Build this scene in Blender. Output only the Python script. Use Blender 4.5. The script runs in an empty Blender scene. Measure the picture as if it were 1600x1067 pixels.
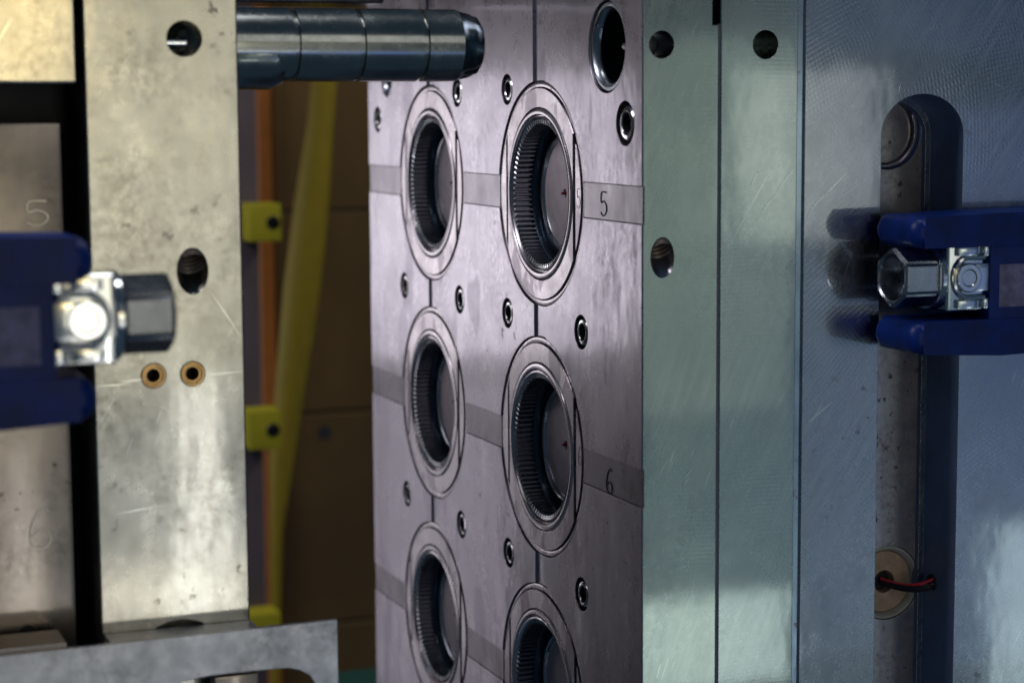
import bpy, bmesh, math, random
from mathutils import Vector, Matrix
random.seed(7)
SC = bpy.context.scene
COL = SC.collection
R = math.radians
PI = math.pi

# ------------------------------------------------------------------ camera
FPX, YAW, PITCH, ROLL = 3136.49, 21.326, -6.651, -0.3646
cy, sy, cp, sp = math.cos(R(YAW)), math.sin(R(YAW)), math.cos(R(PITCH)), math.sin(R(PITCH))
FW = Vector((sy*cp, cy*cp, sp)); R0 = Vector((cy, -sy, 0)); U0 = R0.cross(FW)
RT = R0*math.cos(R(ROLL)) + U0*math.sin(R(ROLL)); UP = -R0*math.sin(R(ROLL)) + U0*math.cos(R(ROLL))
cam_d = bpy.data.cameras.new('camera'); cam = bpy.data.objects.new('camera', cam_d); COL.objects.link(cam)
M = Matrix((RT, UP, -FW)).transposed().to_4x4(); cam.matrix_world = M
cam_d.sensor_width = 36; cam_d.lens = 36*FPX/1600; cam_d.clip_start = .02; cam_d.clip_end = 50
cam_d.dof.use_dof = True; cam_d.dof.focus_distance = 1.02; cam_d.dof.aperture_fstop = 8.2
SC.camera = cam

def ray(px, py): return FW*1.0 + RT*((px-800)/FPX) - UP*((py-533.5)/FPX)
def onY(px, py, Y): d = ray(px, py); return d*(Y/d.y)
def onX(px, py, X): d = ray(px, py); return d*(X/d.x)

# ------------------------------------------------------------------ world, lamps, exposure
W = bpy.data.worlds.new('World'); SC.world = W; W.use_nodes = True
W.node_tree.nodes['Background'].inputs[0].default_value = (.042, .078, .12, 1)
W.node_tree.nodes['Background'].inputs[1].default_value = .5
SC.view_settings.view_transform = 'Standard'; SC.view_settings.look = 'None'
SC.view_settings.exposure = 0; SC.view_settings.gamma = 1

def lamp(name, c, aim, w, h, col, rad, shape='RECTANGLE', roll=0):
    """area lamp of radiance rad centred at c, facing aim"""
    l = bpy.data.lights.new(name, 'AREA'); l.shape = shape; l.size = w; l.size_y = h
    ar = w*h*(1 if shape == 'RECTANGLE' else PI/4)
    l.color = col; l.energy = rad*PI*ar
    o = bpy.data.objects.new(name, l); COL.objects.link(o)
    d = Vector(aim)-Vector(c)
    q = d.to_track_quat('-Z', 'Y') @ Matrix.Rotation(roll, 3, 'Z').to_quaternion()
    o.rotation_mode = 'QUATERNION'; o.rotation_quaternion = q; o.location = c
    return o
def mirror(px, py, Yl, Y=.849):
    """where the mirror direction of a front-face pixel reaches the plane Y = Yl behind the camera"""
    p = onY(px, py, Y); d = ray(px, py); t = (Y-Yl)/d.y
    return Vector((p.x+d.x*t, Yl, p.z+d.z*t))
FACE_X, Y0, Y1 = .397, .849, 1.275

YL = -1.4
def front_fill(name, x0, y0, x1, y1, col, rad, Yl=YL, Y=.849):
    """a hall lamp added unseen behind the camera, given by the stretch of front plate that mirrors it"""
    a, b = mirror(x0, y0, Yl, Y), mirror(x1, y1, Yl, Y); c = (a+b)/2
    return lamp(name, c, c+Vector((0, 1, 0)), abs(b.x-a.x), abs(b.z-a.z), col, rad)
def rear(name, x0, y0, x1, y1, col, rad, Yl=2.55):
    """an unseen lamp added at the rear left, mirrored in the cavity face"""
    q = []
    for x, y in ((x0, y0), (x1, y1)):
        p = onX(x, y, FACE_X); d = ray(x, y); t = (Yl-p.y)/d.y; q.append(Vector((p.x-d.x*t, Yl, p.z+d.z*t)))
    c = (q[0]+q[1])/2
    return lamp(name, c, c-Vector((0, 1, 0)), abs(q[0].x-q[1].x), abs(q[0].z-q[1].z), col, rad)
# bright hall lamps, added unseen to paint reflections on the left half
front_fill('front_fill_warm', -80, -40, 400, 600, (1, .95, .76), 1.5)
front_fill('front_fill_yellow', -160, -120, 110, 150, (1, .74, .28), 3.4, YL+.1)
front_fill('front_fill_neutral', 60, 640, 400, 900, (.84, .92, 1), .25)
front_fill('front_fill_low', -160, 985, 560, 1180, (.96, .98, 1), 1.0)
front_fill('front_fill_upright', 288, 600, 335, 960, (1, 1, .95), 8, YL+.2)
front_fill('front_fill_latch', 70, 428, 178, 552, (1, 1, .96), 1.9, YL+.2, .722)  # added for the glare on the left latch
front_fill('front_fill_flat', -60, 915, 400, 950, (1, .90, .68), 2.6, YL+.2)
# dimmer greenish and blue lamps, added unseen to paint reflections on the right half
front_fill('front_fill_green', 985, 60, 1230, 640, (.75, .89, .76), .40)
front_fill('front_fill_pale', 1150, 110, 1375, 370, (1, 1, .88), .80, YL+.1)
front_fill('front_fill_teal', 1000, 660, 1240, 900, (.50, .74, .78), .20)
front_fill('front_fill_blue', 1440, 170, 1800, 1000, (.34, .46, .92), .25)
front_fill('front_fill_blue_low', 1250, 400, 1395, 1010, (.40, .54, .90), .18)
front_fill('front_fill_navy', 1240, -200, 1750, 85, (.20, .36, .75), .14)
front_fill('pane_reflection_fill', 965, 945, 1232, 1062, (.86, .98, .90), 1.9, YL+.1)  # added lamp for the pale reflection in a pane that is not built
front_fill('pane_reflection_fill_side', 1552, 820, 1680, 1200, (.82, 1, .92), 1.4, YL+.1)  # second added lamp for the same pane reflection
# rear lamps, added unseen to paint the reflection in the cavity face
rear('rear_fill_high', 560, 118, 985, 540, (1, .96, 1), 1.75)
rear('rear_fill_low', 560, 620, 800, 1100, (.97, .93, 1), .66)
lamp('overhead_fill', (.30, .85, 1.5), (.34, 1.0, -.1), .45, .45, (.95, .97, 1), 6)  # added fill from above for bores and screws
lamp('gap_fill', (-.80, .95, .98), (.40, 1.0, -.08), .65, .65, (1, .96, 1), 7)  # added fill to brighten the cavity bores
lamp('gap_fill_rear', (-.30, 1.75, -.12), (.41, 1.15, -.18), .45, .80, (1, .95, 1), 1.1)  # added fill behind the left half for the far bores
lamp('pin_fill_pale', (.98, YL, .80), (.98, 0, .80), .60, .95, (1, .97, .90), .8)  # added to paint the pale band along the guide pin
lamp('pin_fill_blue', (.98, YL, -1.10), (.98, 0, -1.10), .55, .40, (.15, .35, 1), .6)  # added to paint the blue stripe along the guide pin
lamp('door_fill', (1.3, 1.2, .9), (.62, 1.95, -.1), .4, .4, (1, .90, .66), 10)  # added unseen fill for the door behind the gap

# ------------------------------------------------------------------ materials
def nt(name):
    m = bpy.data.materials.new(name); m.use_nodes = True; t = m.node_tree; t.nodes.clear()
    return m, t, t.nodes, t.links
def ramp(N, L, src, pts):
    r = N.new('ShaderNodeValToRGB'); L.new(src, r.inputs[0]); e = r.color_ramp.elements
    while len(e) < len(pts): e.new(.5)
    for k, (p, c) in enumerate(pts):
        e[k].position = p; e[k].color = (c, c, c, 1) if isinstance(c, (int, float)) else (*c, 1)
    return r.outputs[0]
def noise(N, L, co, scale, detail=4, rough=.55, stretch=(1, 1, 1), rot=(0, 0, 0), dist=0):
    mp = N.new('ShaderNodeMapping'); L.new(co, mp.inputs[0]); mp.inputs['Scale'].default_value = stretch; mp.inputs['Rotation'].default_value = rot
    # rotation has to come before the stretch
    if any(rot):
        mp.inputs['Scale'].default_value = (1, 1, 1)
        m2 = N.new('ShaderNodeMapping'); L.new(mp.outputs[0], m2.inputs[0]); m2.inputs['Scale'].default_value = stretch; mp = m2
    n = N.new('ShaderNodeTexNoise'); L.new(mp.outputs[0], n.inputs['Vector'])
    n.inputs['Scale'].default_value = scale; n.inputs['Detail'].default_value = detail; n.inputs['Roughness'].default_value = rough
    n.inputs['Distortion'].default_value = dist
    return n.outputs[0]
def mix(N, L, fac, a, b, mode='MIX'):
    x = N.new('ShaderNodeMix'); x.data_type = 'RGBA'; x.blend_type = mode
    for i, v in ((0, fac), (6, a), (7, b)):
        if isinstance(v, (int, float)): x.inputs[i].default_value = v
        elif isinstance(v, tuple): x.inputs[i].default_value = (*v, 1)
        else: L.new(v, x.inputs[i])
    return x.outputs[2]
def mth(N, L, op, a, b=0.0, c=None):
    x = N.new('ShaderNodeMath'); x.operation = op
    for i, v in enumerate((a, b) if c is None else (a, b, c)):
        if isinstance(v, (int, float)): x.inputs[i].default_value = v
        else: L.new(v, x.inputs[i])
    return x.outputs[0]

def steel(name, base, dark, r=(.28, .42), sharp=.12, sharp_mix=.25, blotch=14, pits=0, pit_col=(.08, .06, .04),
          mill=None, brush=None, scratch=0, patch=None, bevel=.0004, bump=.12, aniso=0, wav=.0004, contrast=.45, grime=None):
    m, t, N, L = nt(name)
    va = N.new('ShaderNodeVectorMath'); va.operation = 'ADD'; L.new(N.new('ShaderNodeTexCoord').outputs['Object'], va.inputs[0])
    L.new(N.new('ShaderNodeObjectInfo').outputs['Location'], va.inputs[1]); tc = va.outputs[0]
    big = noise(N, L, tc, blotch, 5, .6)
    col = mix(N, L, ramp(N, L, big, [(.3, 0), (.7, 1)]), dark, base)
    streak = noise(N, L, tc, 60, 4, .6, (1, 1, .10))
    col = mix(N, L, ramp(N, L, streak, [(.35, .0), (.75, contrast)]), col, dark)
    fine = noise(N, L, tc, 900, 3, .6)
    h = mth(N, L, 'MULTIPLY', fine, .25)
    rg = mth(N, L, 'MULTIPLY_ADD', ramp(N, L, noise(N, L, tc, blotch*2.1, 5, .65), [(.3, 0), (.7, 1)]), r[1]-r[0], r[0])
    if patch:
        # large worn patches with hard ragged edges
        pn = ramp(N, L, noise(N, L, tc, patch[0], 6, .5, (1, 1, .45), dist=.3), [(patch[1], 0), (patch[1]+(patch[4] if len(patch) > 4 else .015), 1)])
        col = mix(N, L, mth(N, L, 'MULTIPLY', pn, patch[3]), col, patch[2])
        rg = mth(N, L, 'ADD', rg, mth(N, L, 'MULTIPLY', pn, .08))
    if grime:
        gz = ramp(N, L, noise(N, L, tc, 22, 4, .65), [(.40, 0), (.68, 1)])
        gf = ramp(N, L, noise(N, L, tc, 260, 6, .75), [(.42, 0), (.66, 1)])
        gf = mth(N, L, 'MULTIPLY', gf, gz)
        col = mix(N, L, mth(N, L, 'MULTIPLY', gf, grime[0]), col, grime[1])
        rg = mth(N, L, 'ADD', rg, mth(N, L, 'MULTIPLY', gf, .18))
        ml = ramp(N, L, noise(N, L, tc, 75, 7, .7), [(.35, 0), (.7, 1)])
        col = mix(N, L, mth(N, L, 'MULTIPLY', ml, grime[0]*.55), col, dark)
    if pits:
        pz = ramp(N, L, noise(N, L, tc, 170, 4, .6), [(.62, 0), (.68, 1)])
        zone = ramp(N, L, noise(N, L, tc, 16, 2, .5), [(.60-pits*.4, 0), (.78-pits*.4, 1)])
        pf = mth(N, L, 'MULTIPLY', pz, zone)
        col = mix(N, L, mth(N, L, 'MULTIPLY', pf, .75), col, pit_col)
        rg = mth(N, L, 'ADD', rg, mth(N, L, 'MULTIPLY', pf, .3))
        h = mth(N, L, 'SUBTRACT', h, mth(N, L, 'MULTIPLY', pf, .6))
    if mill:
        for (c, sc_, amp, zs) in mill:
            mp = N.new('ShaderNodeMapping'); L.new(tc, mp.inputs[0]); mp.inputs['Location'].default_value = (-c[0], 0, -c[1])
            mp.inputs['Scale'].default_value = (1, 0, 1)
            wv = N.new('ShaderNodeTexWave'); wv.wave_type = 'RINGS'; wv.rings_direction = 'SPHERICAL'; L.new(mp.outputs[0], wv.inputs[0])
            wv.inputs['Scale'].default_value = sc_; wv.inputs['Distortion'].default_value = .6; wv.inputs['Detail'].default_value = 2
            wv.inputs['Detail Scale'].default_value = 2
            zone = ramp(N, L, noise(N, L, tc, zs, 2, .5), [(.45, 0), (.60, 1)])
            a_ = mth(N, L, 'MULTIPLY', mth(N, L, 'MULTIPLY', wv.outputs['Fac'], amp), zone)
            h = mth(N, L, 'ADD', h, a_)
            col = mix(N, L, mth(N, L, 'MULTIPLY', a_, .25), col, dark)
    if brush:
        bn = noise(N, L, tc, brush[0], 3, .7, brush[1], brush[2])
        h = mth(N, L, 'ADD', h, mth(N, L, 'MULTIPLY', bn, brush[3]))
        bf = mth(N, L, 'MULTIPLY', ramp(N, L, bn, [(.45, 0), (.68, 1)]), ramp(N, L, noise(N, L, tc, 11, 2, .5), [(.38, .15), (.62, 1)]))
        col = mix(N, L, mth(N, L, 'MULTIPLY', bf, brush[4]), col, tuple(min(1, b*1.25) for b in base))
        rg = mth(N, L, 'ADD', rg, mth(N, L, 'MULTIPLY', bf, .08))
    if scratch:
        zone = ramp(N, L, noise(N, L, tc, 17, 2, .5), [(.48, 0), (.60, 1)])
        for rot, sc_, th in (((0, R(-32), 0), 60, .70), ((0, R(-20), 0), 90, .69), ((0, R(65), 0), 45, .75)):
            sn = noise(N, L, tc, sc_, 2, .5, (9, 9, .45), rot)
            sf = ramp(N, L, sn, [(th, 0), (th+.05, 1)])
            sf = mth(N, L, 'MULTIPLY', mth(N, L, 'MULTIPLY', sf, scratch), zone)
            col = mix(N, L, sf, col, tuple(min(1, b*1.4+.05) for b in base))
            rg = mth(N, L, 'ADD', rg, mth(N, L, 'MULTIPLY', sf, .15))
            h = mth(N, L, 'ADD', h, mth(N, L, 'MULTIPLY', sf, .5))
    bp = N.new('ShaderNodeBump'); bp.inputs['Strength'].default_value = bump; bp.inputs['Distance'].default_value = .0004; L.new(h, bp.inputs['Height'])
    bw = N.new('ShaderNodeBump'); bw.inputs['Strength'].default_value = 1; bw.inputs['Distance'].default_value = wav
    L.new(noise(N, L, tc, 28, 3, .5, (1, 1, .5)), bw.inputs['Height']); L.new(bw.outputs[0], bp.inputs['Normal'])
    if bevel:
        bv = N.new('ShaderNodeBevel'); bv.samples = 4; bv.inputs['Radius'].default_value = bevel; L.new(bv.outputs[0], bw.inputs['Normal'])
    P = N.new('ShaderNodeBsdfPrincipled'); P.inputs['Metallic'].default_value = 1
    L.new(col, P.inputs['Base Color']); L.new(rg, P.inputs['Roughness']); L.new(bp.outputs[0], P.inputs['Normal'])
    if aniso:
        P.inputs['Anisotropic'].default_value = aniso
        tg = N.new('ShaderNodeTangent'); tg.direction_type = 'RADIAL'; tg.axis = 'Z'; L.new(tg.outputs[0], P.inputs['Tangent'])
    G = N.new('ShaderNodeBsdfAnisotropic'); L.new(col, G.inputs['Color']); G.inputs['Roughness'].default_value = sharp; L.new(bw.outputs[0], G.inputs['Normal'])
    X = N.new('ShaderNodeMixShader'); X.inputs[0].default_value = sharp_mix; L.new(P.outputs[0], X.inputs[1]); L.new(G.outputs[0], X.inputs[2])
    O = N.new('ShaderNodeOutputMaterial'); L.new(X.outputs[0], O.inputs[0])
    return m
def plain(name, base, rough=.5, metal=0, var=.25, scale=60, coat=0, bump=.1, alt=None):
    m, t, N, L = nt(name)
    tc = N.new('ShaderNodeTexCoord').outputs['Object']
    n = noise(N, L, tc, scale, 5, .6)
    c = mix(N, L, ramp(N, L, n, [(.35, 0), (.7, 1)]), tuple(b*(1-var) for b in base) if alt is None else alt, base)
    P = N.new('ShaderNodeBsdfPrincipled'); L.new(c, P.inputs['Base Color']); P.inputs['Metallic'].default_value = metal
    L.new(mth(N, L, 'MULTIPLY_ADD', n, .2, rough-.1), P.inputs['Roughness'])
    P.inputs['Specular IOR Level'].default_value = .25 if name == 'blue_paint' else .5
    P.inputs['Coat Weight'].default_value = coat; P.inputs['Coat Roughness'].default_value = .15
    bp = N.new('ShaderNodeBump'); bp.inputs['Strength'].default_value = bump; bp.inputs['Distance'].default_value = .0005
    L.new(noise(N, L, tc, scale*8, 3, .6), bp.inputs['Height']); L.new(bp.outputs[0], P.inputs['Normal'])
    O = N.new('ShaderNodeOutputMaterial'); L.new(P.outputs[0], O.inputs[0])
    return m

MT = {}
MT['face'] = steel('mould_face_steel', (.64, .60, .67), (.49, .46, .53), r=(.22, .34), sharp=.10, sharp_mix=.25, blotch=18, patch=(26, .58, (.42, .39, .46), .5, .04), scratch=.5, contrast=.5, pits=.12, grime=(.25, (.28, .25, .30)), bump=.10, wav=.0004)
MT['strip'] = steel('strip_steel', (.42, .39, .43), (.28, .26, .30), r=(.24, .36), sharp=.14, sharp_mix=.25, blotch=25, pits=.15, bump=.12)
MT['insert'] = steel('insert_steel', (.74, .69, .73), (.58, .53, .58), r=(.22, .34), sharp=.12, sharp_mix=.25, blotch=40, patch=(55, .55, (.38, .34, .40), .65, .02), grime=(.3, (.3, .27, .31)), bump=.10)
MT['lip'] = steel('polished_insert_lip', (.72, .68, .72), (.56, .52, .57), r=(.22, .32), sharp=.08, sharp_mix=.3, blotch=40, bump=.05, bevel=0, wav=.0001)
MT['bore'] = steel('bore_steel', (.60, .62, .66), (.44, .47, .52), r=(.24, .34), sharp=.10, sharp_mix=.3, blotch=60, bump=.05, bevel=0, wav=.0001)
MT['core'] = plain('sparked_core_face', (.60, .52, .58), .5, metal=.05, var=.2, scale=150, bump=.5)
MT['front_a'] = steel('ground_plate_steel', (.60, .66, .60), (.42, .48, .46), r=(.20, .30), sharp=.06, sharp_mix=.36, blotch=14, scratch=.8, contrast=.6, mill=[((.40, -.9), 150, .20, 9)], bump=.09, wav=.00012, brush=(34, (10, 10, .6), (0, R(-20), 0), .12, .30), grime=(.12, (.24, .26, .26)))
MT['front_b'] = steel('milled_plate_steel', (.58, .64, .61), (.42, .48, .48), r=(.20, .30), sharp=.06, sharp_mix=.36, blotch=14, scratch=.8, contrast=.5, mill=[((.46, -.55), 150, .50, 10)], bump=.10, wav=.00012, brush=(34, (10, 10, .6), (0, R(-24), 0), .12, .30), grime=(.12, (.24, .26, .26)))
MT['front_c'] = steel('clamp_plate_steel', (.56, .59, .63), (.38, .42, .48), r=(.20, .30), sharp=.06, sharp_mix=.36, blotch=14, scratch=.8, pits=.06, contrast=.45, mill=[((.66, -.30), 140, .40, 19), ((.38, -.02), 150, .40, 16), ((.9, .3), 150, .22, 23)], bump=.10, wav=.00012, brush=(34, (10, 10, .6), (0, R(-35), 0), .12, .30), grime=(.12, (.24, .26, .26)))
MT['left'] = steel('stained_plate_steel', (.70, .695, .64), (.42, .41, .37), r=(.22, .34), sharp=.10, sharp_mix=.35, blotch=30, pits=.22, scratch=.6, contrast=.80, bump=.2, wav=.0002, grime=(.85, (.20, .17, .12)), brush=(26, (7, 7, .5), (0, 0, 0), .15, .22))
MT['left_blk'] = steel('brown_block_steel', (.40, .35, .30), (.27, .24, .22), r=(.26, .38), sharp=.12, sharp_mix=.3, blotch=20, pits=.2, bump=.14, wav=.0002, contrast=.8, grime=(.4, (.15, .12, .10)))
MT['bracket'] = steel('flame_cut_bracket_steel', (.78, .79, .81), (.46, .47, .50), r=(.34, .5), sharp=.25, sharp_mix=.12, blotch=60, pits=.3, scratch=.5, bump=.3, wav=.0005, bevel=.0007, grime=(.6, (.26, .24, .22)))
MT['floor'] = steel('slot_floor_steel', (.66, .64, .66), (.40, .38, .40), r=(.30, .42), sharp=.2, sharp_mix=.2, blotch=40, pits=.8, pit_col=(.10, .06, .05), bump=.2, wav=.0002, contrast=.7, grime=(.85, (.12, .08, .07)))
MT['dark'] = plain('gap_shade_black', (.012, .012, .018), .6)  # near-black that paints the shade in holes, gaps and wells
MT['darkbore'] = steel('shaded_bore', (.10, .13, .17), (.05, .07, .10), r=(.3, .4), blotch=40, bevel=0)  # shade inside bores and holes put into the colour
MT['seamgrey'] = plain('seam_purple_grey', (.22, .19, .26), .5, metal=.3, scale=90)  # purple-grey fill of the plate seam
MT['scr'] = steel('bright_scratch', (1, 1, .95), (.95, .98, .90), r=(.2, .3), bevel=0, bump=.02, wav=.00002)
MT['thr'] = plain('brown_thread', (.30, .25, .22), .4, metal=.5)
MT['groove'] = plain('groove_shade', (.16, .14, .17), .4, metal=.7)  # groove shade put into the colour, also used for ring digits
MT['seam'] = steel('seam_strip_steel', (.62, .80, .92), (.36, .42, .50), r=(.25, .35), blotch=30, pits=.5, pit_col=(.25, .06, .04), bevel=0)
MT['pin'] = steel('hardened_pin_steel', (.50, .50, .47), (.38, .40, .38), r=(.17, .25), sharp=.06, sharp_mix=.25, blotch=40, bump=.03, bevel=0, wav=.00005, grime=(.35, (.2, .22, .22)))
MT['pintip'] = steel('greasy_pin_tip', (.24, .32, .34), (.06, .08, .09), r=(.15, .3), sharp=.08, sharp_mix=.4, blotch=120, bump=1.0, bevel=0)
MT['chrome'] = steel('bright_zinc', (.90, .91, .91), (.74, .76, .78), r=(.14, .22), sharp=.06, sharp_mix=.4, blotch=60, bump=.06, wav=.0002)
MT['nut'] = steel('dark_nut_steel', (.20, .21, .23), (.13, .14, .16), r=(.2, .3), sharp=.12, sharp_mix=.3, blotch=80, bump=.08, bevel=.0008)
MT['nut_light'] = steel('light_nut_steel', (.55, .58, .62), (.42, .45, .50), r=(.24, .34), sharp=.14, sharp_mix=.3, blotch=80, bump=.1, bevel=.0010)  # lighter version of the nut steel, for right nut and bushings
MT['screw'] = steel('cap_screw_steel', (.92, .92, .95), (.72, .72, .76), r=(.14, .22), sharp=.08, sharp_mix=.4, blotch=120, bump=.1, wav=.0001)
MT['brass'] = steel('brass', (.78, .52, .24), (.50, .30, .12), r=(.25, .35), sharp=.15, sharp_mix=.3, blotch=120, bump=.1)
MT['blue'] = plain('blue_paint', (.004, .035, .27), .42, coat=.02, var=.55, scale=55)
MT['patch'] = plain('worn_grey_blue_label', (.30, .28, .50), .6, var=.5, scale=160)
MT['panel'] = plain('amber_panel', (.14, .078, .018), .6, var=.5, scale=4)
MT['yellow'] = plain('streak_yellow', (.34, .25, .012), .55, var=.15)  # colour of the reflection streak on the door
MT['clip'] = plain('yellow_clip_plastic', (.38, .34, .015), .5, var=.1)
MT['orange'] = plain('orange_frame', (.36, .12, .02), .5, var=.2)
MT['post'] = plain('grey_post_paint', (.13, .10, .12), .6, var=.25, scale=14)
MT['wall'] = plain('dim_wall', (.04, .03, .02), .8)
MT['teal'] = plain('teal_paint', (.005, .07, .06), .5)
MT['red'] = plain('red_cable', (.80, .04, .08), .4)
MT['black'] = plain('black_cable', (.02, .02, .03), .4)
MT['tan'] = plain('tan_connector', (.62, .44, .31), .6, var=.3, scale=200)
MT['white'] = plain('pale_ring', (.62, .62, .58), .45)
MT['engr'] = plain('engraving_shadow', (.05, .04, .06), .5)
MT['engr_l'] = steel('engraving_burr', (.75, .73, .68), (.5, .48, .44), r=(.25, .35), bevel=0)
MT['slotwall'] = plain('veiled_slot_wall', (.20, .29, .50), .45, metal=.25, var=.35, scale=25)  # bluish veil over the slot wall put into its colour
MT['glint'] = plain('red_glint', (.25, .01, .02), .3)  # dark red of the painted glint at the gate

# ------------------------------------------------------------------ mesh helpers
def empty(name, loc, label=None, cat=None, group=None, kind=None):
    o = bpy.data.objects.new(name, None); COL.objects.link(o); o.location = loc; o.empty_display_size = .02
    if label: o['label'] = label
    if cat: o['category'] = cat
    if group: o['group'] = group
    if kind: o['kind'] = kind
    return o
def wpos(o):
    p = Vector(o.location)
    while o.parent: o = o.parent; p += Vector(o.location)
    return p
def finish(name, bm, mat, parent=None, loc=None, smooth=35, world=True):
    """bm in world coordinates when world, else local about loc (world)"""
    me = bpy.data.meshes.new(name)
    bmesh.ops.recalc_face_normals(bm, faces=bm.faces)
    bm.to_mesh(me); bm.free(); me.materials.append(mat)
    return place(name, me, parent, loc, smooth, world)
def place(name, me, parent=None, loc=None, smooth=35, world=True):
    o = bpy.data.objects.new(name, me); COL.objects.link(o)
    base = wpos(parent) if parent else Vector((0, 0, 0))
    if loc is None and world:
        if parent is None:
            vs = [v.co for v in me.vertices]; loc = sum(vs, Vector())/len(vs)
        else: loc = base
    loc = Vector(loc)
    if world: me.transform(Matrix.Translation(-loc))
    o.parent = parent; o.location = loc-base
    if smooth:
        me.polygons.foreach_set('use_smooth', [True]*len(me.polygons)); me.set_sharp_from_angle(angle=R(smooth))
    return o
def box(bm, a, b):
    x0, y0, z0 = a; x1, y1, z1 = b
    vs = [bm.verts.new(p) for p in ((x0,y0,z0),(x1,y0,z0),(x1,y1,z0),(x0,y1,z0),(x0,y0,z1),(x1,y0,z1),(x1,y1,z1),(x0,y1,z1))]
    for f in ((3,2,1,0),(4,5,6,7),(0,1,5,4),(1,2,6,5),(2,3,7,6),(3,0,4,7)): bm.faces.new([vs[i] for i in f])
    return vs
def rbox(a, b, bev=.001, seg=2):
    bm = bmesh.new(); box(bm, a, b)
    bmesh.ops.bevel(bm, geom=bm.edges[:], offset=bev, segments=seg, affect='EDGES', profile=.7)
    return bm
AX = {'X': lambda u, r, a: (u, r*math.cos(a), r*math.sin(a)), 'Y': lambda u, r, a: (r*math.cos(a), u, r*math.sin(a)), 'Z': lambda u, r, a: (r*math.cos(a), r*math.sin(a), u)}
def lathe(bm, prof, n=64, axis='X', c=(0, 0, 0), closed=False, capa=False, capb=False):
    rings = []
    for u, r in prof:
        rings.append([bm.verts.new(Vector(c)+Vector(AX[axis](u, r, 2*PI*k/n))) for k in range(n)])
    m = len(rings)
    for i in range(m if closed else m-1):
        A, B = rings[i], rings[(i+1) % m]
        for k in range(n): bm.faces.new((A[k], A[(k+1) % n], B[(k+1) % n], B[k]))
    if capa: bm.faces.new(rings[0])
    if capb: bm.faces.new(rings[-1])
    return rings
def tube(bm, pts, r, n=8, cap=True):
    pts = [Vector(p) for p in pts]; prev = None; rings = []
    for i, p in enumerate(pts):
        d = (pts[min(i+1, len(pts)-1)]-pts[max(i-1, 0)]).normalized()
        s = prev if prev else (Vector((0, 0, 1)) if abs(d.z) < .9 else Vector((1, 0, 0)))
        u = (s - d*s.dot(d)).normalized(); v = d.cross(u); prev = u
        rr = r[i] if isinstance(r, (list, tuple)) else r
        rings.append([bm.verts.new(p+(u*math.cos(2*PI*k/n)+v*math.sin(2*PI*k/n))*rr) for k in range(n)])
    for A, B in zip(rings, rings[1:]):
        for k in range(n): bm.faces.new((A[k], A[(k+1) % n], B[(k+1) % n], B[k]))
    if cap: bm.faces.new(rings[0]); bm.faces.new(rings[-1])
def prism(bm, poly, fn0, fn1):
    """poly of (a,b); fn maps to 3D at near and far ends"""
    A = [bm.verts.new(fn0(*p)) for p in poly]; B = [bm.verts.new(fn1(*p)) for p in poly]
    bm.faces.new(A); bm.faces.new(B[::-1])
    for k in range(len(poly)): bm.faces.new((A[k], B[k], B[(k+1) % len(poly)], A[(k+1) % len(poly)]))
def boolean(bm_body, cutters):
    """cut every cutter bmesh out of the body; returns a mesh"""
    def tmp(bm):
        me = bpy.data.meshes.new('t'); bmesh.ops.recalc_face_normals(bm, faces=bm.faces); bm.to_mesh(me); bm.free()
        o = bpy.data.objects.new('t', me); COL.objects.link(o); return o
    body = tmp(bm_body); cs = [tmp(c) for c in cutters]
    for c in cs:
        md = body.modifiers.new('b', 'BOOLEAN'); md.operation = 'DIFFERENCE'; md.solver = 'EXACT'; md.object = c
    dg = bpy.context.evaluated_depsgraph_get(); dg.update()
    me = bpy.data.meshes.new_from_object(body.evaluated_get(dg))
    for o in [body]+cs:
        d = o.data; bpy.data.objects.remove(o); bpy.data.meshes.remove(d)
    return me
def cylc(c, r, d0, d1, axis='X', n=96):
    bm = bmesh.new(); lathe(bm, [(d0, r), (d1, r)], n, axis, c, capa=True, capb=True); return bm
def boxc(a, b): bm = bmesh.new(); box(bm, a, b); return bm
def plate(name, body, cutters, mat, parent):
    me = boolean(body, cutters); me.name = name; me.materials.clear(); me.materials.append(mat)
    return place(name, me, parent)

DIG = {'5': [(.85, 1), (.2, .98), (.15, .55), (.5, .62), (.85, .45), (.88, .2), (.6, 0), (.3, 0), (.1, .12)],
       '6': [(.85, .93), (.6, 1), (.3, .82), (.1, .45), (.12, .15), (.4, 0), (.7, .03), (.88, .22), (.75, .42), (.45, .46), (.15, .3)]}
def smooth_path(p, k=3):
    out = []
    for i in range(len(p)-1):
        a, b, c, d = p[max(i-1, 0)], p[i], p[i+1], p[min(i+2, len(p)-1)]
        for j in range(k):
            t = j/k
            out.append(tuple(.5*((2*b[q])+(-a[q]+c[q])*t+(2*a[q]-5*b[q]+4*c[q]-d[q])*t*t+(-a[q]+3*b[q]-3*c[q]+d[q])*t**3) for q in (0, 1)))
    out.append(p[-1]); return out

# ------------------------------------------------------------------ right half of the mould: cavity side
right = empty('mould_cavity_half', (.397, Y0, -.40), 'right half of the open steel mould, its lilac face full of round ribbed cavities', 'injection mould', 'halves of the open mould')
ZT, ZB = .20, -.42
C1, C2 = .9765, 1.151
Zr = [-.0453-.134*k for k in range(3)]
PITCHZ = .134
R_POCK, R_INS, CH, R_L1, R_L2, R_BORE = .059, .0551, .0449, .0447, .0406, .0389
XA1 = .4366; XB0, XB1 = .4376, .4791; XC0 = .4819; XC1 = .72
cut = []
for yc in (C1, C2):
    for z in Zr: cut.append(cylc((FACE_X, yc, z), R_POCK, -.01, .018, 'X', 128))
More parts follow.
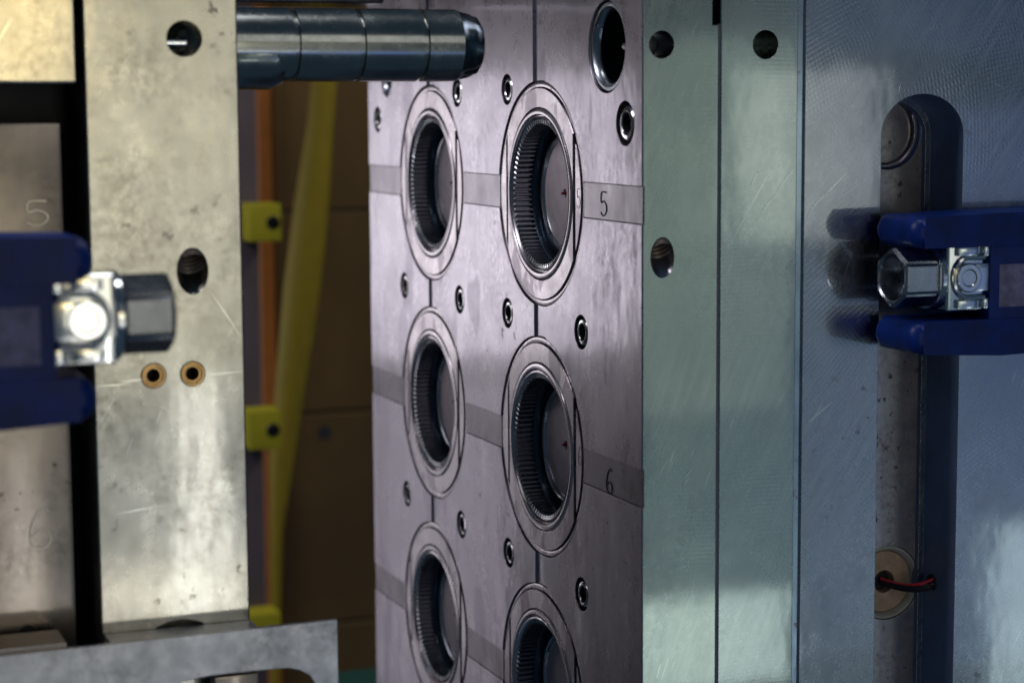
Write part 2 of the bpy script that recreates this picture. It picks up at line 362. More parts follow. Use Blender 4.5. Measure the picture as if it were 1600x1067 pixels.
# recessed channels: rows (with numbered strips) and columns
SW = .0181
for z in Zr:
    zc = z-.0006
    cut.append(boxc((FACE_X-.01, Y0-.01, zc-SW/2), (FACE_X+.0011, C1-.05, zc+SW/2)))
    cut.append(boxc((FACE_X-.01, C1+.05, zc-SW/2), (FACE_X+.0011, C2-.05, zc+SW/2)))
    cut.append(boxc((FACE_X-.01, C2+.05, zc-SW/2), (FACE_X+.0011, Y1+.01, zc+SW/2)))
for pa, pb, yy, yc in (((834.5, 500), (852.5, 500), 0, C1), ((670, 455), (682, 455), 0, C2)):
    ya, yb = onX(*pa, FACE_X).y, onX(*pb, FACE_X).y
    zs = [ZT+.01]+[z for z in Zr]+[ZB-.01]
    for k in range(4):
        za = zs[k]-(.05 if k else 0); zb = zs[k+1]+(.05 if k < 3 else 0)
        cut.append(boxc((FACE_X-.01, yb, zb), (FACE_X+.0012, ya, za)))
# screws:  px, py, scale
SCR = [(590, 187, 1.0), (714, 145, 1.0), (792, 140, 1.0), (977, 193, 1.28), (632, 446, 1.0), (718, 468, 1.0), (793, 489, 1.0), (908, 519, 1.05),
       (636, 771, 1.0), (721, 819, 1.0), (795, 863, 1.0), (909, 928, 1.05)]
scr = [(onX(px, py, FACE_X), s) for px, py, s in SCR]
for p, s in scr: cut.append(cylc(p, .0083*s, -.01, .012, 'X', 48))
pb1 = onX(948, 73, FACE_X); pb2 = onX(604, 126, FACE_X)
cut.append(cylc(pb1, .0222, -.01, .05, 'X', 96)); cut.append(cylc(pb2, .0105, -.01, .02, 'X', 64))
# front drillings
def hole_front(px, py, r, depth): p = onY(px, py, Y0); return cylc(p, r, -.01, depth, 'Y', 64)
cut.append(hole_front(1034, 70, .0064, .05))
def tilted(px, py, r, deg, L=.06):
    p = onY(px, py, Y0); bm = bmesh.new(); lathe(bm, [(-.03, r), (L, r)], 64, 'Y', (0, 0, 0), capa=True, capb=True)
    bmesh.ops.transform(bm, matrix=Matrix.Translation(p) @ Matrix.Rotation(R(deg), 4, 'X'), verts=bm.verts); return bm
cut.append(tilted(1035, 403, .0061, 50))
pn = onY(1113, 40, Y0)
cut.append(boxc((pn.x, Y0-.01, pn.z), (XA1+.01, Y0+.06, ZT+.1)))
cavity_plate = plate('cavity_plate', rbox((FACE_X, Y0, ZB), (XA1, Y1, ZT), .0006, 1), cut, MT['front_a'], right)
# face side of the cavity plate wears the lilac ground finish
me = cavity_plate.data; me.materials.append(MT['face'])
for p in me.polygons:
    if abs(p.normal.x) > .5 or abs(p.center.x+wpos(cavity_plate).x-FACE_X) < .03 and p.center.y+wpos(cavity_plate).y > Y0+.003: p.material_index = 1
me.materials.append(MT['darkbore']); h0 = onY(1034, 70, Y0); w0 = wpos(cavity_plate)
for p in me.polygons:
    c = p.center+w0
    if c.y > Y0+.0005 and c.y < Y0+.06 and math.hypot(c.x-h0.x, c.z-h0.z) < .0068: p.material_index = 2
plate('backing_plate', rbox((XB0, Y0+.0004, ZB), (XB1, Y1, ZT), .0006, 1), [hole_front(1197, 70, .0068, .05)], MT['front_b'], right)
# clamp plate with the long slot
sx0, sx1 = .5248, .5718; sxc, sr = (sx0+sx1)/2, (sx1-sx0)/2
ztop = onY(1440, 147, Y0).z
def slot(x0, x1, top, ya, yb):
    r = (x1-x0)/2; c = (x0+x1)/2
    poly = [(x0, ZB-.05)]+[(c-r*math.cos(a), top-r*.86+r*.86*math.sin(a)) for a in [PI*k/32 for k in range(33)]]+[(x1, ZB-.05)]
    bm = bmesh.new(); prism(bm, poly, lambda a, b: (a, ya, b), lambda a, b: (a, yb, b)); return bm
YF = .8807
plate('clamp_plate', rbox((XC0, Y0-.0006, ZB), (XC1, Y1, ZT), .0006, 1), [slot(sx0, sx1, ztop, Y0-.02, YF-.003), slot(sx0+.003, sx1-.003, ztop-.003, Y0, YF+.03)], MT['front_c'], right)
p1 = onY(1388, 205, YF); p2 = onY(1386, 910, YF)
cpl = [o for o in COL.objects if o.name == 'clamp_plate'][0]; me = cpl.data; me.materials.append(MT['slotwall']); w0 = wpos(cpl)
for p in me.polygons:
    c = p.center+w0
    if sx0-.004 < c.x < sx1+.004 and Y0+.001 < c.y < Y1-.001 and c.z < ztop+.003 and abs(p.normal.y) < .5: p.material_index = 1
fl = plate('slot_floor', boxc((sx0-.002, YF, ZB+.01), (sx1+.002, YF+.02, ztop+.01)), [cylc(p1, .0195, -.01, .004, 'Y'), cylc(p2, .0195, -.01, .010, 'Y')], MT['floor'], right)
bm = bmesh.new(); lathe(bm, [(.0002, .0195), (.0012, .0182), (.0022, .0178), (.0016, .0165), (.0030, .0160)], 64, 'Y', p1); finish('counterbore_ring', bm, MT['lip'], right)
# connector, cable
bm = bmesh.new(); lathe(bm, [(.009, .0194), (.001, .0192), (.0004, .0180), (.003, .0165), (.009, .0165)], 64, 'Y', p2); con = finish('connector_ring', bm, MT['white'], right)
bm = bmesh.new(); lathe(bm, [(.009, .0162), (.0035, .0160), (.003, .0150), (.003, .0060), (.008, .0055)], 48, 'Y', p2); finish('connector_body', bm, MT['tan'], con)
bm = bmesh.new(); lathe(bm, [(.0079, .0001), (.0079, .0054)], 24, 'Y', p2); finish('connector_socket', bm, MT['dark'], con)
pe = onX(1456, 909, sx1)
for nm, mt, dz, dy, rr in (('red_wire', 'red', .0040, -.002, .0008), ('black_wire', 'black', .0004, .002, .0012), ('black_wire', 'black', -.0018, -.001, .0010), ('pale_wire', 'white', .0012, -.010, .0005)):
    pts = []
    a = Vector((p2.x, p2.y+.006, p2.z-.001+dz*.5)); b = Vector((pe.x+.006, pe.y+dy*.4, pe.z+dz*.7))
    for k in range(13):
        t = k/12; q = a.lerp(b, t); q.y -= math.sin(PI*t)*.009*(1+dy*40); q.z -= math.sin(PI*t)*.0016+abs(dz)*.3*math.sin(2*PI*t); pts.append(q)
    bm = bmesh.new(); tube(bm, pts, rr, 8); finish(nm, bm, MT[mt], con)
bm = bmesh.new(); lathe(bm, [(-.0008, .0001), (-.0008, .0040), (.0002, .0044)], 32, 'X', pe); finish('wire_hole', bm, MT['dark'], right)
# seam strips, gap filler
finish('seam_gap', boxc((XA1-.0002, Y0+.0010, ZB), (XB0+.0002, Y1, onY(1120, 38, Y0).z)), MT['seamgrey'], right)
finish('seam_strip', boxc((XB1-.0002, Y0+.0008, ZB), (XC0+.0002, Y1, ZT)), MT['seam'], right)
# numbered strips
def put_digit(ch, fn, h, w, r, mat, name, parent):
    bm = bmesh.new(); tube(bm, [fn(a*w, b*h) for a, b in smooth_path(DIG[ch], 4)], r, 6); return finish(name, bm, mat, parent)
for k, z in enumerate(Zr):
    zc = z-.0006
    for j, (ya, yb) in enumerate(((Y0+.0005, C1-R_POCK+.001), (C1+R_POCK-.001, C2-R_POCK+.001), (C2+R_POCK-.001, Y1-.0005))):
        bm = rbox((FACE_X+.0005, ya, zc-SW/2+.00025), (FACE_X+.0015, yb, zc+SW/2-.00025), .0002, 1)
        st = finish('cavity_strip', bm, MT['strip'], right)
        if j == 0 and k < 2:
            px, py, hh = ((938, 336, .0112), (947, 768, .0122))[k]
            q = onX(px, py, FACE_X+.0005)
            put_digit('56'[k], lambda a, b: (FACE_X+.0005, q.y-a, q.z+b), hh, .0085, .00040, MT['engr'], 'engraved_number', st)
# cavity inserts
def build_insert():
    out = []
    # ring body with polished lips
    bm = bmesh.new()
    prof = [(.012, .0452), (.0022, .0452), (.0022, R_L1+.0002), (.0004, R_L1), (-.0004, R_L1-.0006), (-.0007, R_L1-.0018), (-.0005, R_L2+.0012), (.0002, R_L2+.0006), (.0016, R_L2+.0004), (.0016, R_L2),
            (.0000, R_L2-.0002), (-.0002, R_L2-.0009), (.0002, R_BORE+.0004), (.0009, R_BORE)]
    lathe(bm, prof, 128, 'X'); body = ('cavity_insert', bm, 'lip')
    # flange with two flats
    bm = bmesh.new(); n = 160; ri = .0453
    def outer(a): return min(R_INS, CH/max(1e-6, abs(math.cos(a)))) 
    for x0, x1, sgn in ((0, 0, 1),):
        top = []
    lo = math.acos(min(1, .0454/R_INS)) ; a_flat = math.acos(CH/R_INS)
    for s in (0, PI):
        A = [a_flat + (PI-2*a_flat)*k/48 + s for k in range(49)]
        def P(r, a, x): return bm.verts.new((x, r*math.cos(a), r*math.sin(a)))
        ro, rI, roB, rIB = [], [], [], []
        for a in A:
            # inner circle, clipped by the flat
            ro.append(P(R_INS, a, .0)); roB.append(P(R_INS, a, .004))
            rI.append(P(ri, a, .0)); rIB.append(P(ri, a, .004))
        for k in range(48):
            bm.faces.new((ro[k], ro[k+1], rI[k+1], rI[k])); bm.faces.new((ro[k], roB[k], roB[k+1], ro[k+1])); bm.faces.new((rI[k], rI[k+1], rIB[k+1], rIB[k]))
        # the tips between the clip angle and the flat line
        for e in (0, 48):
            a0 = A[e]; sg = 1 if math.cos(a0) > 0 else -1; sz = 1 if math.sin(a0) > 0 else -1
            zf = abs(R_INS*math.sin(a0)); zi = abs(ri*math.sin(a0)); m_ = 14
            L1, L2, L1b = [], [], []
            for k in range(m_+1):
                z = zi + (zf-zi)*0 - zi*k/m_
                yin = math.sqrt(max(0, ri*ri-z*z)); yin = min(yin, CH+.0)
                L2.append(bm.verts.new((0, sg*yin, sz*z)))
                L1.append(bm.verts.new((0, sg*max(CH, yin), sz*(zf + (0-zf)*k/m_)))); L1b.append(bm.verts.new((.004, sg*max(CH, yin), sz*(zf + (0-zf)*k/m_))))
            for k in range(m_):
                if (L1[k].co-L2[k].co).length < 2e-4: break
                try:
                    bm.faces.new((L1[k], L1[k+1], L2[k+1], L2[k])); bm.faces.new((L1[k], L1[k+1], L1b[k+1], L1b[k]))
                except ValueError: pass
    bmesh.ops.remove_doubles(bm, verts=bm.verts, dist=1e-5)
    out.append(('insert_flange', bm, 'insert'))
    # crescent pieces outside the flats
    for s in (1, -1):
        bm = bmesh.new(); c2 = CH+.0030; af = math.acos(c2/(R_INS-.0002))
        poly = [((R_INS-.0002)*math.cos(-af+2*af*k/24)*s, (R_INS-.0002)*math.sin(-af+2*af*k/24)) for k in range(25)]
        prism(bm, poly, lambda a, b: (.0002, a, b), lambda a, b: (.006, a, b)); out.append(('insert_segment', bm, 'insert'))
        bm = bmesh.new(); zz = math.sqrt(R_INS**2-(CH+.003)**2)
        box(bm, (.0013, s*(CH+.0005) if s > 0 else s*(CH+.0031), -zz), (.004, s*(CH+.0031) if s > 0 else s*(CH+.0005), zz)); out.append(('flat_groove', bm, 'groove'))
    # rim ring round the insert
    bm = bmesh.new(); lathe(bm, [(.006, R_INS+.0005), (.0010, R_INS+.0005), (.0008, R_INS+.0009), (.0008, R_POCK-.0010), (.0010, R_POCK-.0006), (.006, R_POCK-.0006)], 128, 'X'); out.append(('insert_rim', bm, 'insert'))
    # pocket floor (dark)
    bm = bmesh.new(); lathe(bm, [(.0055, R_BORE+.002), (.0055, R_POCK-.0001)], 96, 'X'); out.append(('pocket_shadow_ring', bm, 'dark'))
    # ribbed bore
    bm = bmesh.new(); nt_ = 84; A, B = [], []
    for k in range(nt_*4):
        a = 2*PI*k/(nt_*4); r = R_BORE-(0, .0022, .0022, 0)[k % 4]
        A.append(bm.verts.new((.0014, r*math.cos(a), r*math.sin(a)))); B.append(bm.verts.new((.0108, r*math.cos(a), r*math.sin(a))))
    n = len(A)
    T = [bm.verts.new((.0008, R_BORE*math.cos(2*PI*k/n), R_BORE*math.sin(2*PI*k/n))) for k in range(n)]
    for k in range(n):
        bm.faces.new((A[k], A[(k+1) % n], B[(k+1) % n], B[k])); bm.faces.new((A[k], A[(k+1) % n], T[(k+1) % n], T[k]))
    out.append(('ribbed_bore', bm, 'bore'))
    # stepped inner rings
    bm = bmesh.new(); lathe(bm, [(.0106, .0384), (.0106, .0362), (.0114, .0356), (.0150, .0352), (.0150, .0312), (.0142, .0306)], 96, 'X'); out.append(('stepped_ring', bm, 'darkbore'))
    bm = bmesh.new(); lathe(bm, [(.0150, .0310), (.0136, .0306), (.0132, .0299), (.0136, .0292), (.0150, .0287), (.0150, .0278)], 96, 'X'); out.append(('core_lip', bm, 'bore'))
    bm = bmesh.new(); lathe(bm, [(.0150, .0279), (.0147, .0274), (.0146, .0025), (.0150, .0021), (.0158, .0019)], 96, 'X'); out.append(('core_face', bm, 'core'))
    bm = bmesh.new(); lathe(bm, [(.0157, .0020), (.0157, .0001)], 16, 'X'); out.append(('gate_hole', bm, 'dark'))
    bm = bmesh.new(); lathe(bm, [(.0156, .0009), (.0130, .0007), (.0126, .0001)], 12, 'X', (0, .0004, 0)); out.append(('gate_glint', bm, 'glint'))  # painted glint in the gate hole, made as a small solid
    return body, out
body, subs = build_insert()
def tomesh(name, bm, mt):
    me = bpy.data.meshes.new(name); bmesh.ops.recalc_face_normals(bm, faces=bm.faces); bm.to_mesh(me); bm.free(); me.materials.append(MT[mt])
    me.polygons.foreach_set('use_smooth', [True]*len(me.polygons)); me.set_sharp_from_angle(angle=R(35)); return me
bme = tomesh(*body); sme = [(n, tomesh(n, b, m)) for n, b, m in subs]
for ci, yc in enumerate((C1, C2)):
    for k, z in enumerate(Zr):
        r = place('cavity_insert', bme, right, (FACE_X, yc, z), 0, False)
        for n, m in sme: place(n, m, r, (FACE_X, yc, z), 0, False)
        if ci == 0 and k < 2:
            q = onX(*((901, 325), (903, 725))[k], FACE_X)
            put_digit('56'[k], lambda a, b: (FACE_X+.0002, q.y-a, q.z+b), .0095, .0045, .00018, MT['groove'], 'engraved_number', r)
# cap screws
bm = bmesh.new(); lathe(bm, [(.012, .0062), (.0012, .0064), (.0006, .0058), (.0004, .0045), (.0008, .0041)], 32, 'X'); s0 = tomesh('cap_screw', bm, 'screw')
bm = bmesh.new(); lathe(bm, [(.0008, .0041), (.0010, .0038), (.0064, .0037), (.0064, .0001)], 24, 'X'); s1 = tomesh('screw_socket', bm, 'dark')
bm = bmesh.new(); lathe(bm, [(.0085, .0060), (.0085, .0083)], 32, 'X'); s2 = tomesh('screw_well', bm, 'dark')
for p, s in scr:
    o = place('cap_screw', s0, right, p, 0, False); o.scale = (1, s, s)
    for n, m in (('screw_socket', s1), ('screw_well', s2)): place(n, m, o, p, 0, False)
# guide bushing for the pin and the small far one
def bushing(p, ro, ri, name):
    bm = bmesh.new(); lathe(bm, [(.03, ro-.0006), (.0016, ro-.0006), (.0010, ro-.0012), (.0010, ri+.0022), (.0022, ri+.0008), (.0045, ri), (.036, ri)], 96, 'X', p)
    b = finish(name, bm, MT['nut_light'], right)
    bm = bmesh.new(); lathe(bm, [(.0046, ri-.0001), (.034, ri-.0001), (.0355, ri-.0004), (.0355, .0001)], 64, 'X', p); finish('bushing_bore', bm, MT['darkbore'], b)
    return b
bushing(pb1, .0222, .0172, 'guide_bushing'); b_ = bushing(pb2, .0105, .0068, 'small_bushing'); 
# studs seen in front drillings
def stud(px, py, r, L, parent, mt='nut', dx=0):
    p = onY(px, py, Y0); bm = bmesh.new(); lathe(bm, [(.008, .0001), (.008, r*.7), (.0095, r), (.03, r)], 24, 'Y', p+Vector((dx, 0, 0))); return finish('stud_end', bm, MT[mt], parent)
stud(1019, 70, .0017, .01, right, 'floor'); stud(1184, 70, .0013, .01, right, 'floor')
def thread(px, py, r, deg, parent, mt):
    p = onY(px, py, Y0); bm = bmesh.new(); n = 14; prof = []
    for k in range(n): prof += [(.004+k*.0022, r-.0001), (.0051+k*.0022, r-.0007)]
    lathe(bm, prof, 40, 'Y'); bmesh.ops.transform(bm, matrix=Matrix.Translation(p) @ Matrix.Rotation(R(deg), 4, 'X'), verts=bm.verts)
    return finish('thread', bm, MT[mt], parent)
# a few long bright scratches on the front plates
def scratch(pairs, parent, Y, w=.00022):
    bm = bmesh.new()
    for (x0, y0, x1, y1) in pairs:
        a, b = onY(x0, y0, Y), onY(x1, y1, Y); m_ = a.lerp(b, .5)+Vector((random.uniform(-1, 1)*.0003, 0, 0))
        d = (b-a).normalized(); n = Vector((-d.z, 0, d.x)); L1 = [a, a.lerp(m_, .5), m_, b.lerp(m_, .5), b]; W_ = [w*.1, w*.7, w, w*.6, w*.1]
        f = [[bm.verts.new(q+n*k*ww+Vector((0, dy, 0))) for k, dy in ((-1, .0002), (-1, -.0002), (1, -.0002), (1, .0002))] for q, ww in zip(L1, W_)]
        for A, B in zip(f, f[1:]):
            for k in range(4): bm.faces.new((A[k], A[(k+1) % 4], B[(k+1) % 4], B[k]))
        bm.faces.new(f[0]); bm.faces.new(f[-1])
    o = finish('scratch', bm, MT['scr'], parent, smooth=0); o['kind'] = 'stuff'; return o
scratch([(1244, 258, 1213, 300), (1211, 303, 1182, 345), (1176, 352, 1160, 372), (1185, 268, 1172, 290), (1100, 330, 1085, 372)], right, Y0+.0004)
scratch([(1300, 628, 1258, 664), (1290, 300, 1262, 335), (1330, 262, 1275, 320), (1408, 128, 1403, 150)], right, Y0-.0006)
scratch([(1083, 728, 1068, 752), (1080, 740, 1066, 762), (1070, 640, 1074, 632), (1040, 690, 1032, 720)], right, Y0, .00018)

ZTL = .085
# ------------------------------------------------------------------ left half of the mould
left = empty('mould_core_half', (.174, Y0, -.40), 'left half of the open steel mould, stained plates with a thick guide pin', 'injection mould', 'halves of the open mould')
LX0, LX1 = .1414, .2065
lc = [hole_front(288, 61, .0076, .05), tilted(301, 424, .0068, 47)]
for px in ((240, 587), (301, 584)): lc.append(hole_front(px[0], px[1], .0055, .03))
pc = onY(283, 1046, Y0); lc.append(cylc(pc, .0225, -.01, .010, 'Y', 96))
plate('core_plate', rbox((LX0, Y0, ZB), (LX1, Y1, ZTL), .0006, 1), lc, MT['left'], left)
for px in ((240, 587), (301, 584)):
    p = onY(px[0], px[1], Y0); bm = bmesh.new()
    lathe(bm, [(.004, .0054), (.0002, .0054), (-.0006, .0050), (-.0006, .0042), (.0006, .0038), (.0006, .0030), (.0022, .0027), (.010, .0026)], 40, 'Y', p)
    f = finish('brass_fitting', bm, MT['brass'], left)
    bm = bmesh.new(); lathe(bm, [(.0098, .0027), (.0098, .0001)], 20, 'Y', p); finish('fitting_bore', bm, MT['dark'], f)
p = onY(283, 66, Y0); bm = bmesh.new(); tube(bm, [(p.x-.012, p.y+.010, p.z), (p.x+.004, p.y+.010, p.z)], .0024, 16); finish('cross_pin', bm, MT['chrome'], left)
thread(301, 424, .0068, 47, left, 'thr'); thread(1035, 403, .0061, 50, right, 'thr')
# rail between and the blocks further left
gx1 = onY(118, 60, Y0).x; zlow = onY(60, 130, Y0).z
finish('upper_spacer_block', rbox((-.02, Y0, zlow), (gx1, Y1, ZTL), .0008, 1), MT['left'], left)
lx = onY(105, 500, Y0+.016).x; zt2 = onY(50, 192, Y0+.016).z
blk = finish('lower_spacer_block', rbox((-.02, Y0+.016, ZB), (lx, Y1, zt2), .0022, 2), MT['left_blk'], left)
finish('gap_shade', boxc((lx+.0002, Y0+.045, ZB), (LX0-.0002, Y1-.01, ZTL-.004)), MT['dark'], left)  # black box put in for the shade in the side gap
finish('upper_gap_shade', boxc((-.02, Y0+.035, zt2-.005), (gx1, Y0+.06, zlow+.01)), MT['dark'], left)  # black box put in for the shade under the upper block
for ch, px, py, hh in (('5', 38, 352, .0100), ('6', 44, 858, .0170)):
    q = onY(px, py, Y0+.016); put_digit(ch, lambda a, b: (q.x+a, Y0+.016, q.z+b), hh, .011, .0004, MT['engr_l'], 'engraved_number', blk)
p = onY(44, 992, Y0+.0156); bm = bmesh.new(); lathe(bm, [(0, .0001), (0, .0042), (.0005, .0044)], 32, 'Y', p); finish('block_hole', bm, MT['dark'], left)
scratch([(150, 603, 205, 600), (188, 597, 228, 592), (325, 585, 382, 580), (180, 803, 255, 789), (328, 455, 378, 530)], left, Y0, .0002)
# guide pin
def pin(c, r, x0, x1, grooves, name, tip=True):
    bm = bmesh.new(); prof = [(x0, r)]
    for g in grooves: prof += [(g-.0013, r), (g-.0009, r-.0014), (g+.0009, r-.0014), (g+.0013, r)]
    prof += [(x1, r)]
    lathe(bm, prof, 96, 'X', (0, c[1], c[2])); return finish(name, bm, MT['pin'], left)
PY, PZ = pb1.y, pb1.z
def xat(px, Y=PY): return onY(px, 73, Y-.012).x
gs = [xat(g) for g in (463, 565, 664)]; xe = xat(722); xt = xat(762)
pr = .0166
g_ = pin((0, PY, PZ), pr, LX1-.02, xe, gs, 'guide_pin')
bm = bmesh.new()
prof = [(xe, pr), (xe+.0006, pr-.0004), (xe+.0030, pr-.0014), (xe+(xt-xe)*.55, pr-.0022), (xe+(xt-xe)*.8, pr-.0034), (xt-.0008, pr-.0058), (xt, pr-.0085), (xt, .0001)]
rg_ = lathe(bm, prof, 64, 'X', (0, PY, PZ))
for ring in rg_[2:6]:
    for v in ring:
        n = math.sin(v.co.y*900)*math.sin(v.co.z*700+2)*.0005+random.uniform(-.0002, .0002); v.co.y += n; v.co.z += n; v.co.x += n*.6
finish('pin_tip', bm, MT['pintip'], g_)
bm = bmesh.new(); lathe(bm, [(LX1-.01, pr-.0006), (xat(428), pr-.0006), (xat(447), pr-.0030)], 96, 'X', (0, PY, PZ-.0042)); finish('pin_collar', bm, MT['pin'], g_)
# dark rail above and behind the pin
q = onY(480, 9, 1.16)
finish('ejector_rail', rbox((LX1-.001, 1.13, q.z), (onY(576, 5, 1.16).x, 1.18, q.z+.06), .001, 1), MT['nut'], left)

# ------------------------------------------------------------------ clamp arms
def weigh(o):
    m = o.modifiers.new('normals', 'WEIGHTED_NORMAL'); m.weight = 100; return o
def make_clamp(org, flip, label, prong_x, s=1.0, dz=-.005):
    t = empty('clamp_arm', org, label, 'clamp', 'blue clamp arms holding the mould'); fx = -1 if flip else 1
    def T(bm):
        if flip:
            bmesh.ops.transform(bm, matrix=Matrix.Rotation(PI, 4, 'Z'), verts=bm.verts)
        bmesh.ops.transform(bm, matrix=Matrix.Translation(org) @ Matrix.Scale(s, 4), verts=bm.verts); return bm
    def prong(z0, z1, top):
        # outline in XZ with a bulging rounded end
        poly = []; x1 = prong_x; h = z1-z0
        for k in range(13):
            a = -PI/2+PI*k/12; poly.append((x1-h*.40+h*.40*math.cos(a), (z0+z1)/2+h*.5*math.sin(a)))
        tz = .004 if top else 0; bz = 0 if top else -.004
        poly += [(x1-.05, z1+tz*.3), (-.26, z1+tz)]; poly += [(-.26, z0+bz), (x1-.05, z0+bz*.6)]
        bm = bmesh.new(); prism(bm, poly, lambda a, b: (a, -.019, b), lambda a, b: (a, .019, b))
        bmesh.ops.bevel(bm, geom=[e for e in bm.edges if abs(e.verts[0].co.y-e.verts[1].co.y) < 1e-6], offset=.006, segments=5, affect='EDGES', profile=.5)
        return bm
    weigh(finish('upper_jaw', T(prong(.0150 if flip else .0135, .0300, True)), MT['blue'], t, smooth=75))
    weigh(finish('lower_jaw', T(prong(-.0362, -.0205, False)), MT['blue'], t, smooth=75))
    web = finish('arm_web', T(rbox((-.26, -.0183, -.0245), (-.0445, .0183, .0160), .002, 2)), MT['blue'], t)
    for sd in (-1, 1):
        y = sd*.0186; finish('worn_label', T(rbox((-.26, min(y, y-sd*.001), -.0150), (-.0500, max(y, y-sd*.001), .0060), .0003, 1)), MT['patch'], web)
    # nut
    bm = bmesh.new(); r = .0155
    rings = []
    for x, rr in ((-.019, r*.93), (-.0178, r), (-.0014, r), (0, r*.90)):
        rings.append([bm.verts.new((x, rr*math.cos(PI/6+PI/3*k), rr*math.sin(PI/6+PI/3*k))) for k in range(6)])
    inner = []
    for x, rr in ():
        rings.append([bm.verts.new((x, rr*math.cos(PI/6+PI/3*k), rr*math.sin(PI/6+PI/3*k))) for k in range(6)])
    for A, B in zip(rings, rings[1:]):
        for k in range(6): bm.faces.new((A[k], A[(k+1) % 6], B[(k+1) % 6], B[k]))
    bm.faces.new(rings[0])
    # end face with a round socket mouth
    hexr = []
    for k in range(48):
        th = PI/6+2*PI*k/48; i = k//8; f = (k % 8)/8; A_, B_ = rings[-1][i].co, rings[-1][(i+1) % 6].co
        hexr.append(bm.verts.new(A_.lerp(B_, f)))
    prev = hexr
    for x, rr in ((.0002, r*.80), (-.0006, r*.74), (-.004, r*.70), (-.013, r*.68)):
        cur = [bm.verts.new((x, rr*math.cos(PI/6+2*PI*k/48), rr*math.sin(PI/6+2*PI*k/48))) for k in range(48)]
        for k in range(48): bm.faces.new((prev[k], prev[(k+1) % 48], cur[(k+1) % 48], cur[k]))
        prev = cur
    bm.faces.new(prev)
    bmesh.ops.bevel(bm, geom=[e for e in bm.edges if abs(e.verts[0].co.x-e.verts[1].co.x) > .01 and e.verts[0].co.yz.length > r*.8], offset=.0016, segments=3, affect='EDGES')
    nut = finish('hex_nut', T(bm), MT['nut_light' if flip else 'nut'], t)
    bm = bmesh.new(); lathe(bm, [(-.013, .0001), (-.013, .0040), (-.0085, .0045), (-.0075, .0036), (-.0070, .0001)], 24, 'X'); finish('bolt_tip', T(bm), MT['nut'], nut)
    bm = bmesh.new(); lathe(bm, [(-.0225, .0001), (-.0225, .0158), (-.0215, .0166), (-.0195, .0166), (-.0188, .0158), (-.0188, .0001)], 48, 'X'); finish('collar', T(bm), MT['chrome'], nut)
    # bright latch block
    lt = finish('latch_block', T(rbox((-.0440, -.0150, -.0165), (-.0222, .0150, .0165), .0022, 3)), MT['chrome'], t)
    for sd in (-1, 1):
        def yb(a, b): return (min(sd*a, sd*b), max(sd*a, sd*b))
        ya, yb_ = yb(.0148, .0172)
        # U shaped band
        pts = [(-.0430, sd*.0155, .0098)]+[(-.0335+.0078*math.sin(a), sd*.0155, .0098*math.cos(a)) for a in [PI*k/10 for k in range(11)]]+[(-.0430, sd*.0155, -.0098)]
        bm = bmesh.new(); tube(bm, pts, .0016, 8); finish('latch_band', T(bm), MT['chrome'], lt)
        finish('latch_tongue', T(rbox((-.0455, ya, -.0068), (-.0330, yb_, .0068), .0008, 2)), MT['chrome'], lt)
        bm = bmesh.new(); lathe(bm, [(sd*.0150, .0072), (sd*.0176, .0072), (sd*.0182, .0066), (sd*.0182, .0044), (sd*.0174, .0038), (sd*.0174, .0001)], 32, 'Y', (-.0330, 0, 0)); finish('latch_disc', T(bm), MT['chrome'], lt)
        for zz in (.0128, -.0128):
            finish('latch_tab', T(rbox((-.0455, ya, zz-.0026), (-.0418, yb_, zz+.0026), .0008, 2)), MT['chrome'], lt)
            finish('latch_tab', T(rbox((-.0385, ya, zz-.0022), (-.0270, yb_, zz+.0022), .0008, 2)), MT['chrome'], lt)
    return t
pL = onY(264, 488, .74); pR = onY(1392, 434, .824)
make_clamp(pL, False, 'blue clamp arm at the left edge, dark hex nut before the stained plate', -.030, 1.0)
make_clamp(pR, True, 'blue clamp arm at the right edge coming out of the long slot, open nut showing', -.001, .98, 0)

# ------------------------------------------------------------------ bracket under the left half
YB = .830
brk = empty('steel_bracket', onY(260, 1060, YB), 'thin grey steel bracket with a cut out, across the foot of the left mould half', 'bracket')
P_ = lambda px, py: (onY(px, py, YB).x, onY(px, py, YB).z)
out = [(-120, 1039), (130, 1011), (300, 993), (527, 968), (529, 1067), (530, 1240), (500, 1240), (499, 1100), (494, 1070), (484, 1054), (468, 1046), (450, 1043), (402, 1047), (330, 1055), (285, 1064), (262, 1078), (250, 1110), (248, 1240), (-120, 1240)]
bm = bmesh.new(); prism(bm, [P_(*p) for p in out], lambda a, b: (a, YB, b), lambda a, b: (a, YB+.003, b))
finish('bracket_plate', bm, MT['bracket'], brk)
q0, q1 = onY(328, 1051, .846), onY(402, 1300, .846)
finish('bracket_leg', rbox((q0.x, .838, q1.z), (q1.x, .846, q0.z), .001, 2), MT['left_blk'], brk)
a = onY(157, 1001, .838); b = onY(388, 978, .838)
bm = bmesh.new(); z1 = a.z; z2 = b.z
prism(bm, [(LX0+.001, z1-.012), (LX0+.001, z1), (LX1, z2), (LX1, z2-.012)], lambda x, z: (x, YB+.0032, z), lambda x, z: (x, Y0-.0008, z)); finish('bracket_ledge', bm, MT['bracket'], brk)
a = onY(0, 992, .85).z; xx = onY(98, 990, .85).x
finish('bracket_foot', rbox((-.02, YB+.0032, a-.03), (xx, Y0+.010, a-.002), .001, 1), MT['left_blk'], brk)

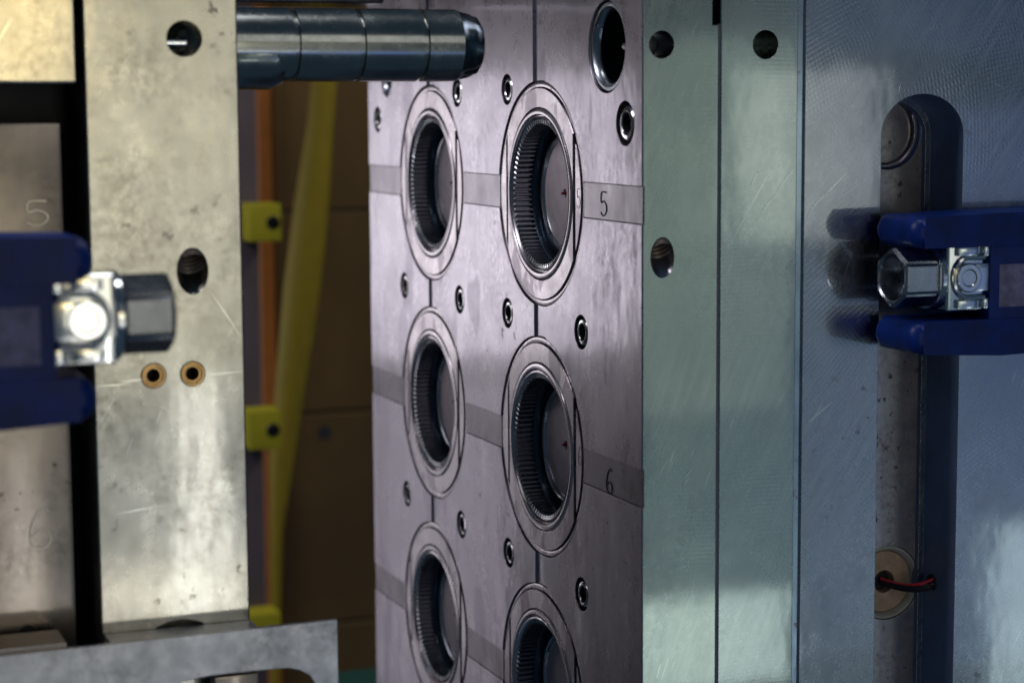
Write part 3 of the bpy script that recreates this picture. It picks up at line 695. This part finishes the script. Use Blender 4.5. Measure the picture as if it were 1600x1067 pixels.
# ------------------------------------------------------------------ background
YBK = 1.95
door = empty('guard_door', onY(500, 1400, YBK), 'dark amber guard door with yellow hinges, out of focus behind the gap', 'door')
za, zb = onY(500, -160, YBK).z, onY(500, 1500, YBK).z
zs = [zb, onY(500, 975, YBK).z, onY(500, 645, YBK).z, onY(500, 330, YBK).z, za]
x0_, x1_ = onY(413, 500, YBK).x, onY(760, 500, YBK).x
for k in range(4): finish('door_panel', rbox((x0_+.012, YBK, zs[k]+.0012), (x1_, YBK+.02, zs[k+1]-.0012), .0015, 1), MT['panel'], door)
xa, xb = onY(409, 500, YBK-.02).x, onY(437, 500, YBK-.02).x
finish('door_frame', rbox((xa, YBK-.02, zb), (xb-.004, YBK+.02, za), .003, 2), MT['orange'], door)
for py in (348, 672, 990):
    a, b = onY(389, py-29, 1.715), onY(441, py+29, 1.715)
    h = finish('hinge', rbox((a.x, 1.715, b.z), (b.x, 1.748, a.z), .003, 2), MT['clip'], door)
    c = onY(427, py, 1.7145); bm = bmesh.new(); lathe(bm, [(0, .0001), (0, .006), (.003, .007)], 16, 'Y', c); finish('hinge_pin', bm, MT['nut'], h)
for px, py in ((503, 358), (508, 675), (512, 990)):
    c = onY(px, py, YBK-.0012); bm = bmesh.new(); lathe(bm, [(0, .0001), (0, .0066), (.0015, .0066)], 16, 'Y', c); finish('door_hole', bm, MT['black'], door)
post = rbox((onY(300, 500, 1.75).x, 1.75, zb), (onY(408, 500, 1.75).x, 1.80, za), .004, 2)
o = finish('machine_post', post, MT['post']); o['label'] = 'grey purple upright post just right of the stained plate, behind the gap'; o['category'] = 'post'
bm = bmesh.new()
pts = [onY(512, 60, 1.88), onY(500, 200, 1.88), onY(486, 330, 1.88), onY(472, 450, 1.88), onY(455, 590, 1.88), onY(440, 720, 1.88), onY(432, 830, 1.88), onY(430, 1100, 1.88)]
tube(bm, pts, [.012, .013, .017, .018, .015, .012, .006, .004], 16)  # reflection streak on the door, modelled as a solid tube
o = finish('yellow_streak', bm, MT['yellow']); o['label'] = 'blurred yellow strap slanting over the dark amber door, modelled as a solid'; o['category'] = 'streak_reflection'
o = finish('back_wall', boxc((-2.5, 3.1, -1.6), (3.2, 3.15, 1.6)), MT['wall'], loc=(0, 3.1, -1.6)); o['kind'] = 'structure'
bed = rbox((onY(552, 1050, 1.4).x, 1.4, -.75), (onY(760, 1050, 1.5).x, 1.5, onY(560, 1105, 1.4).z), .003, 2)
o = finish('machine_bed', bed, MT['teal']); o['kind'] = 'structure'
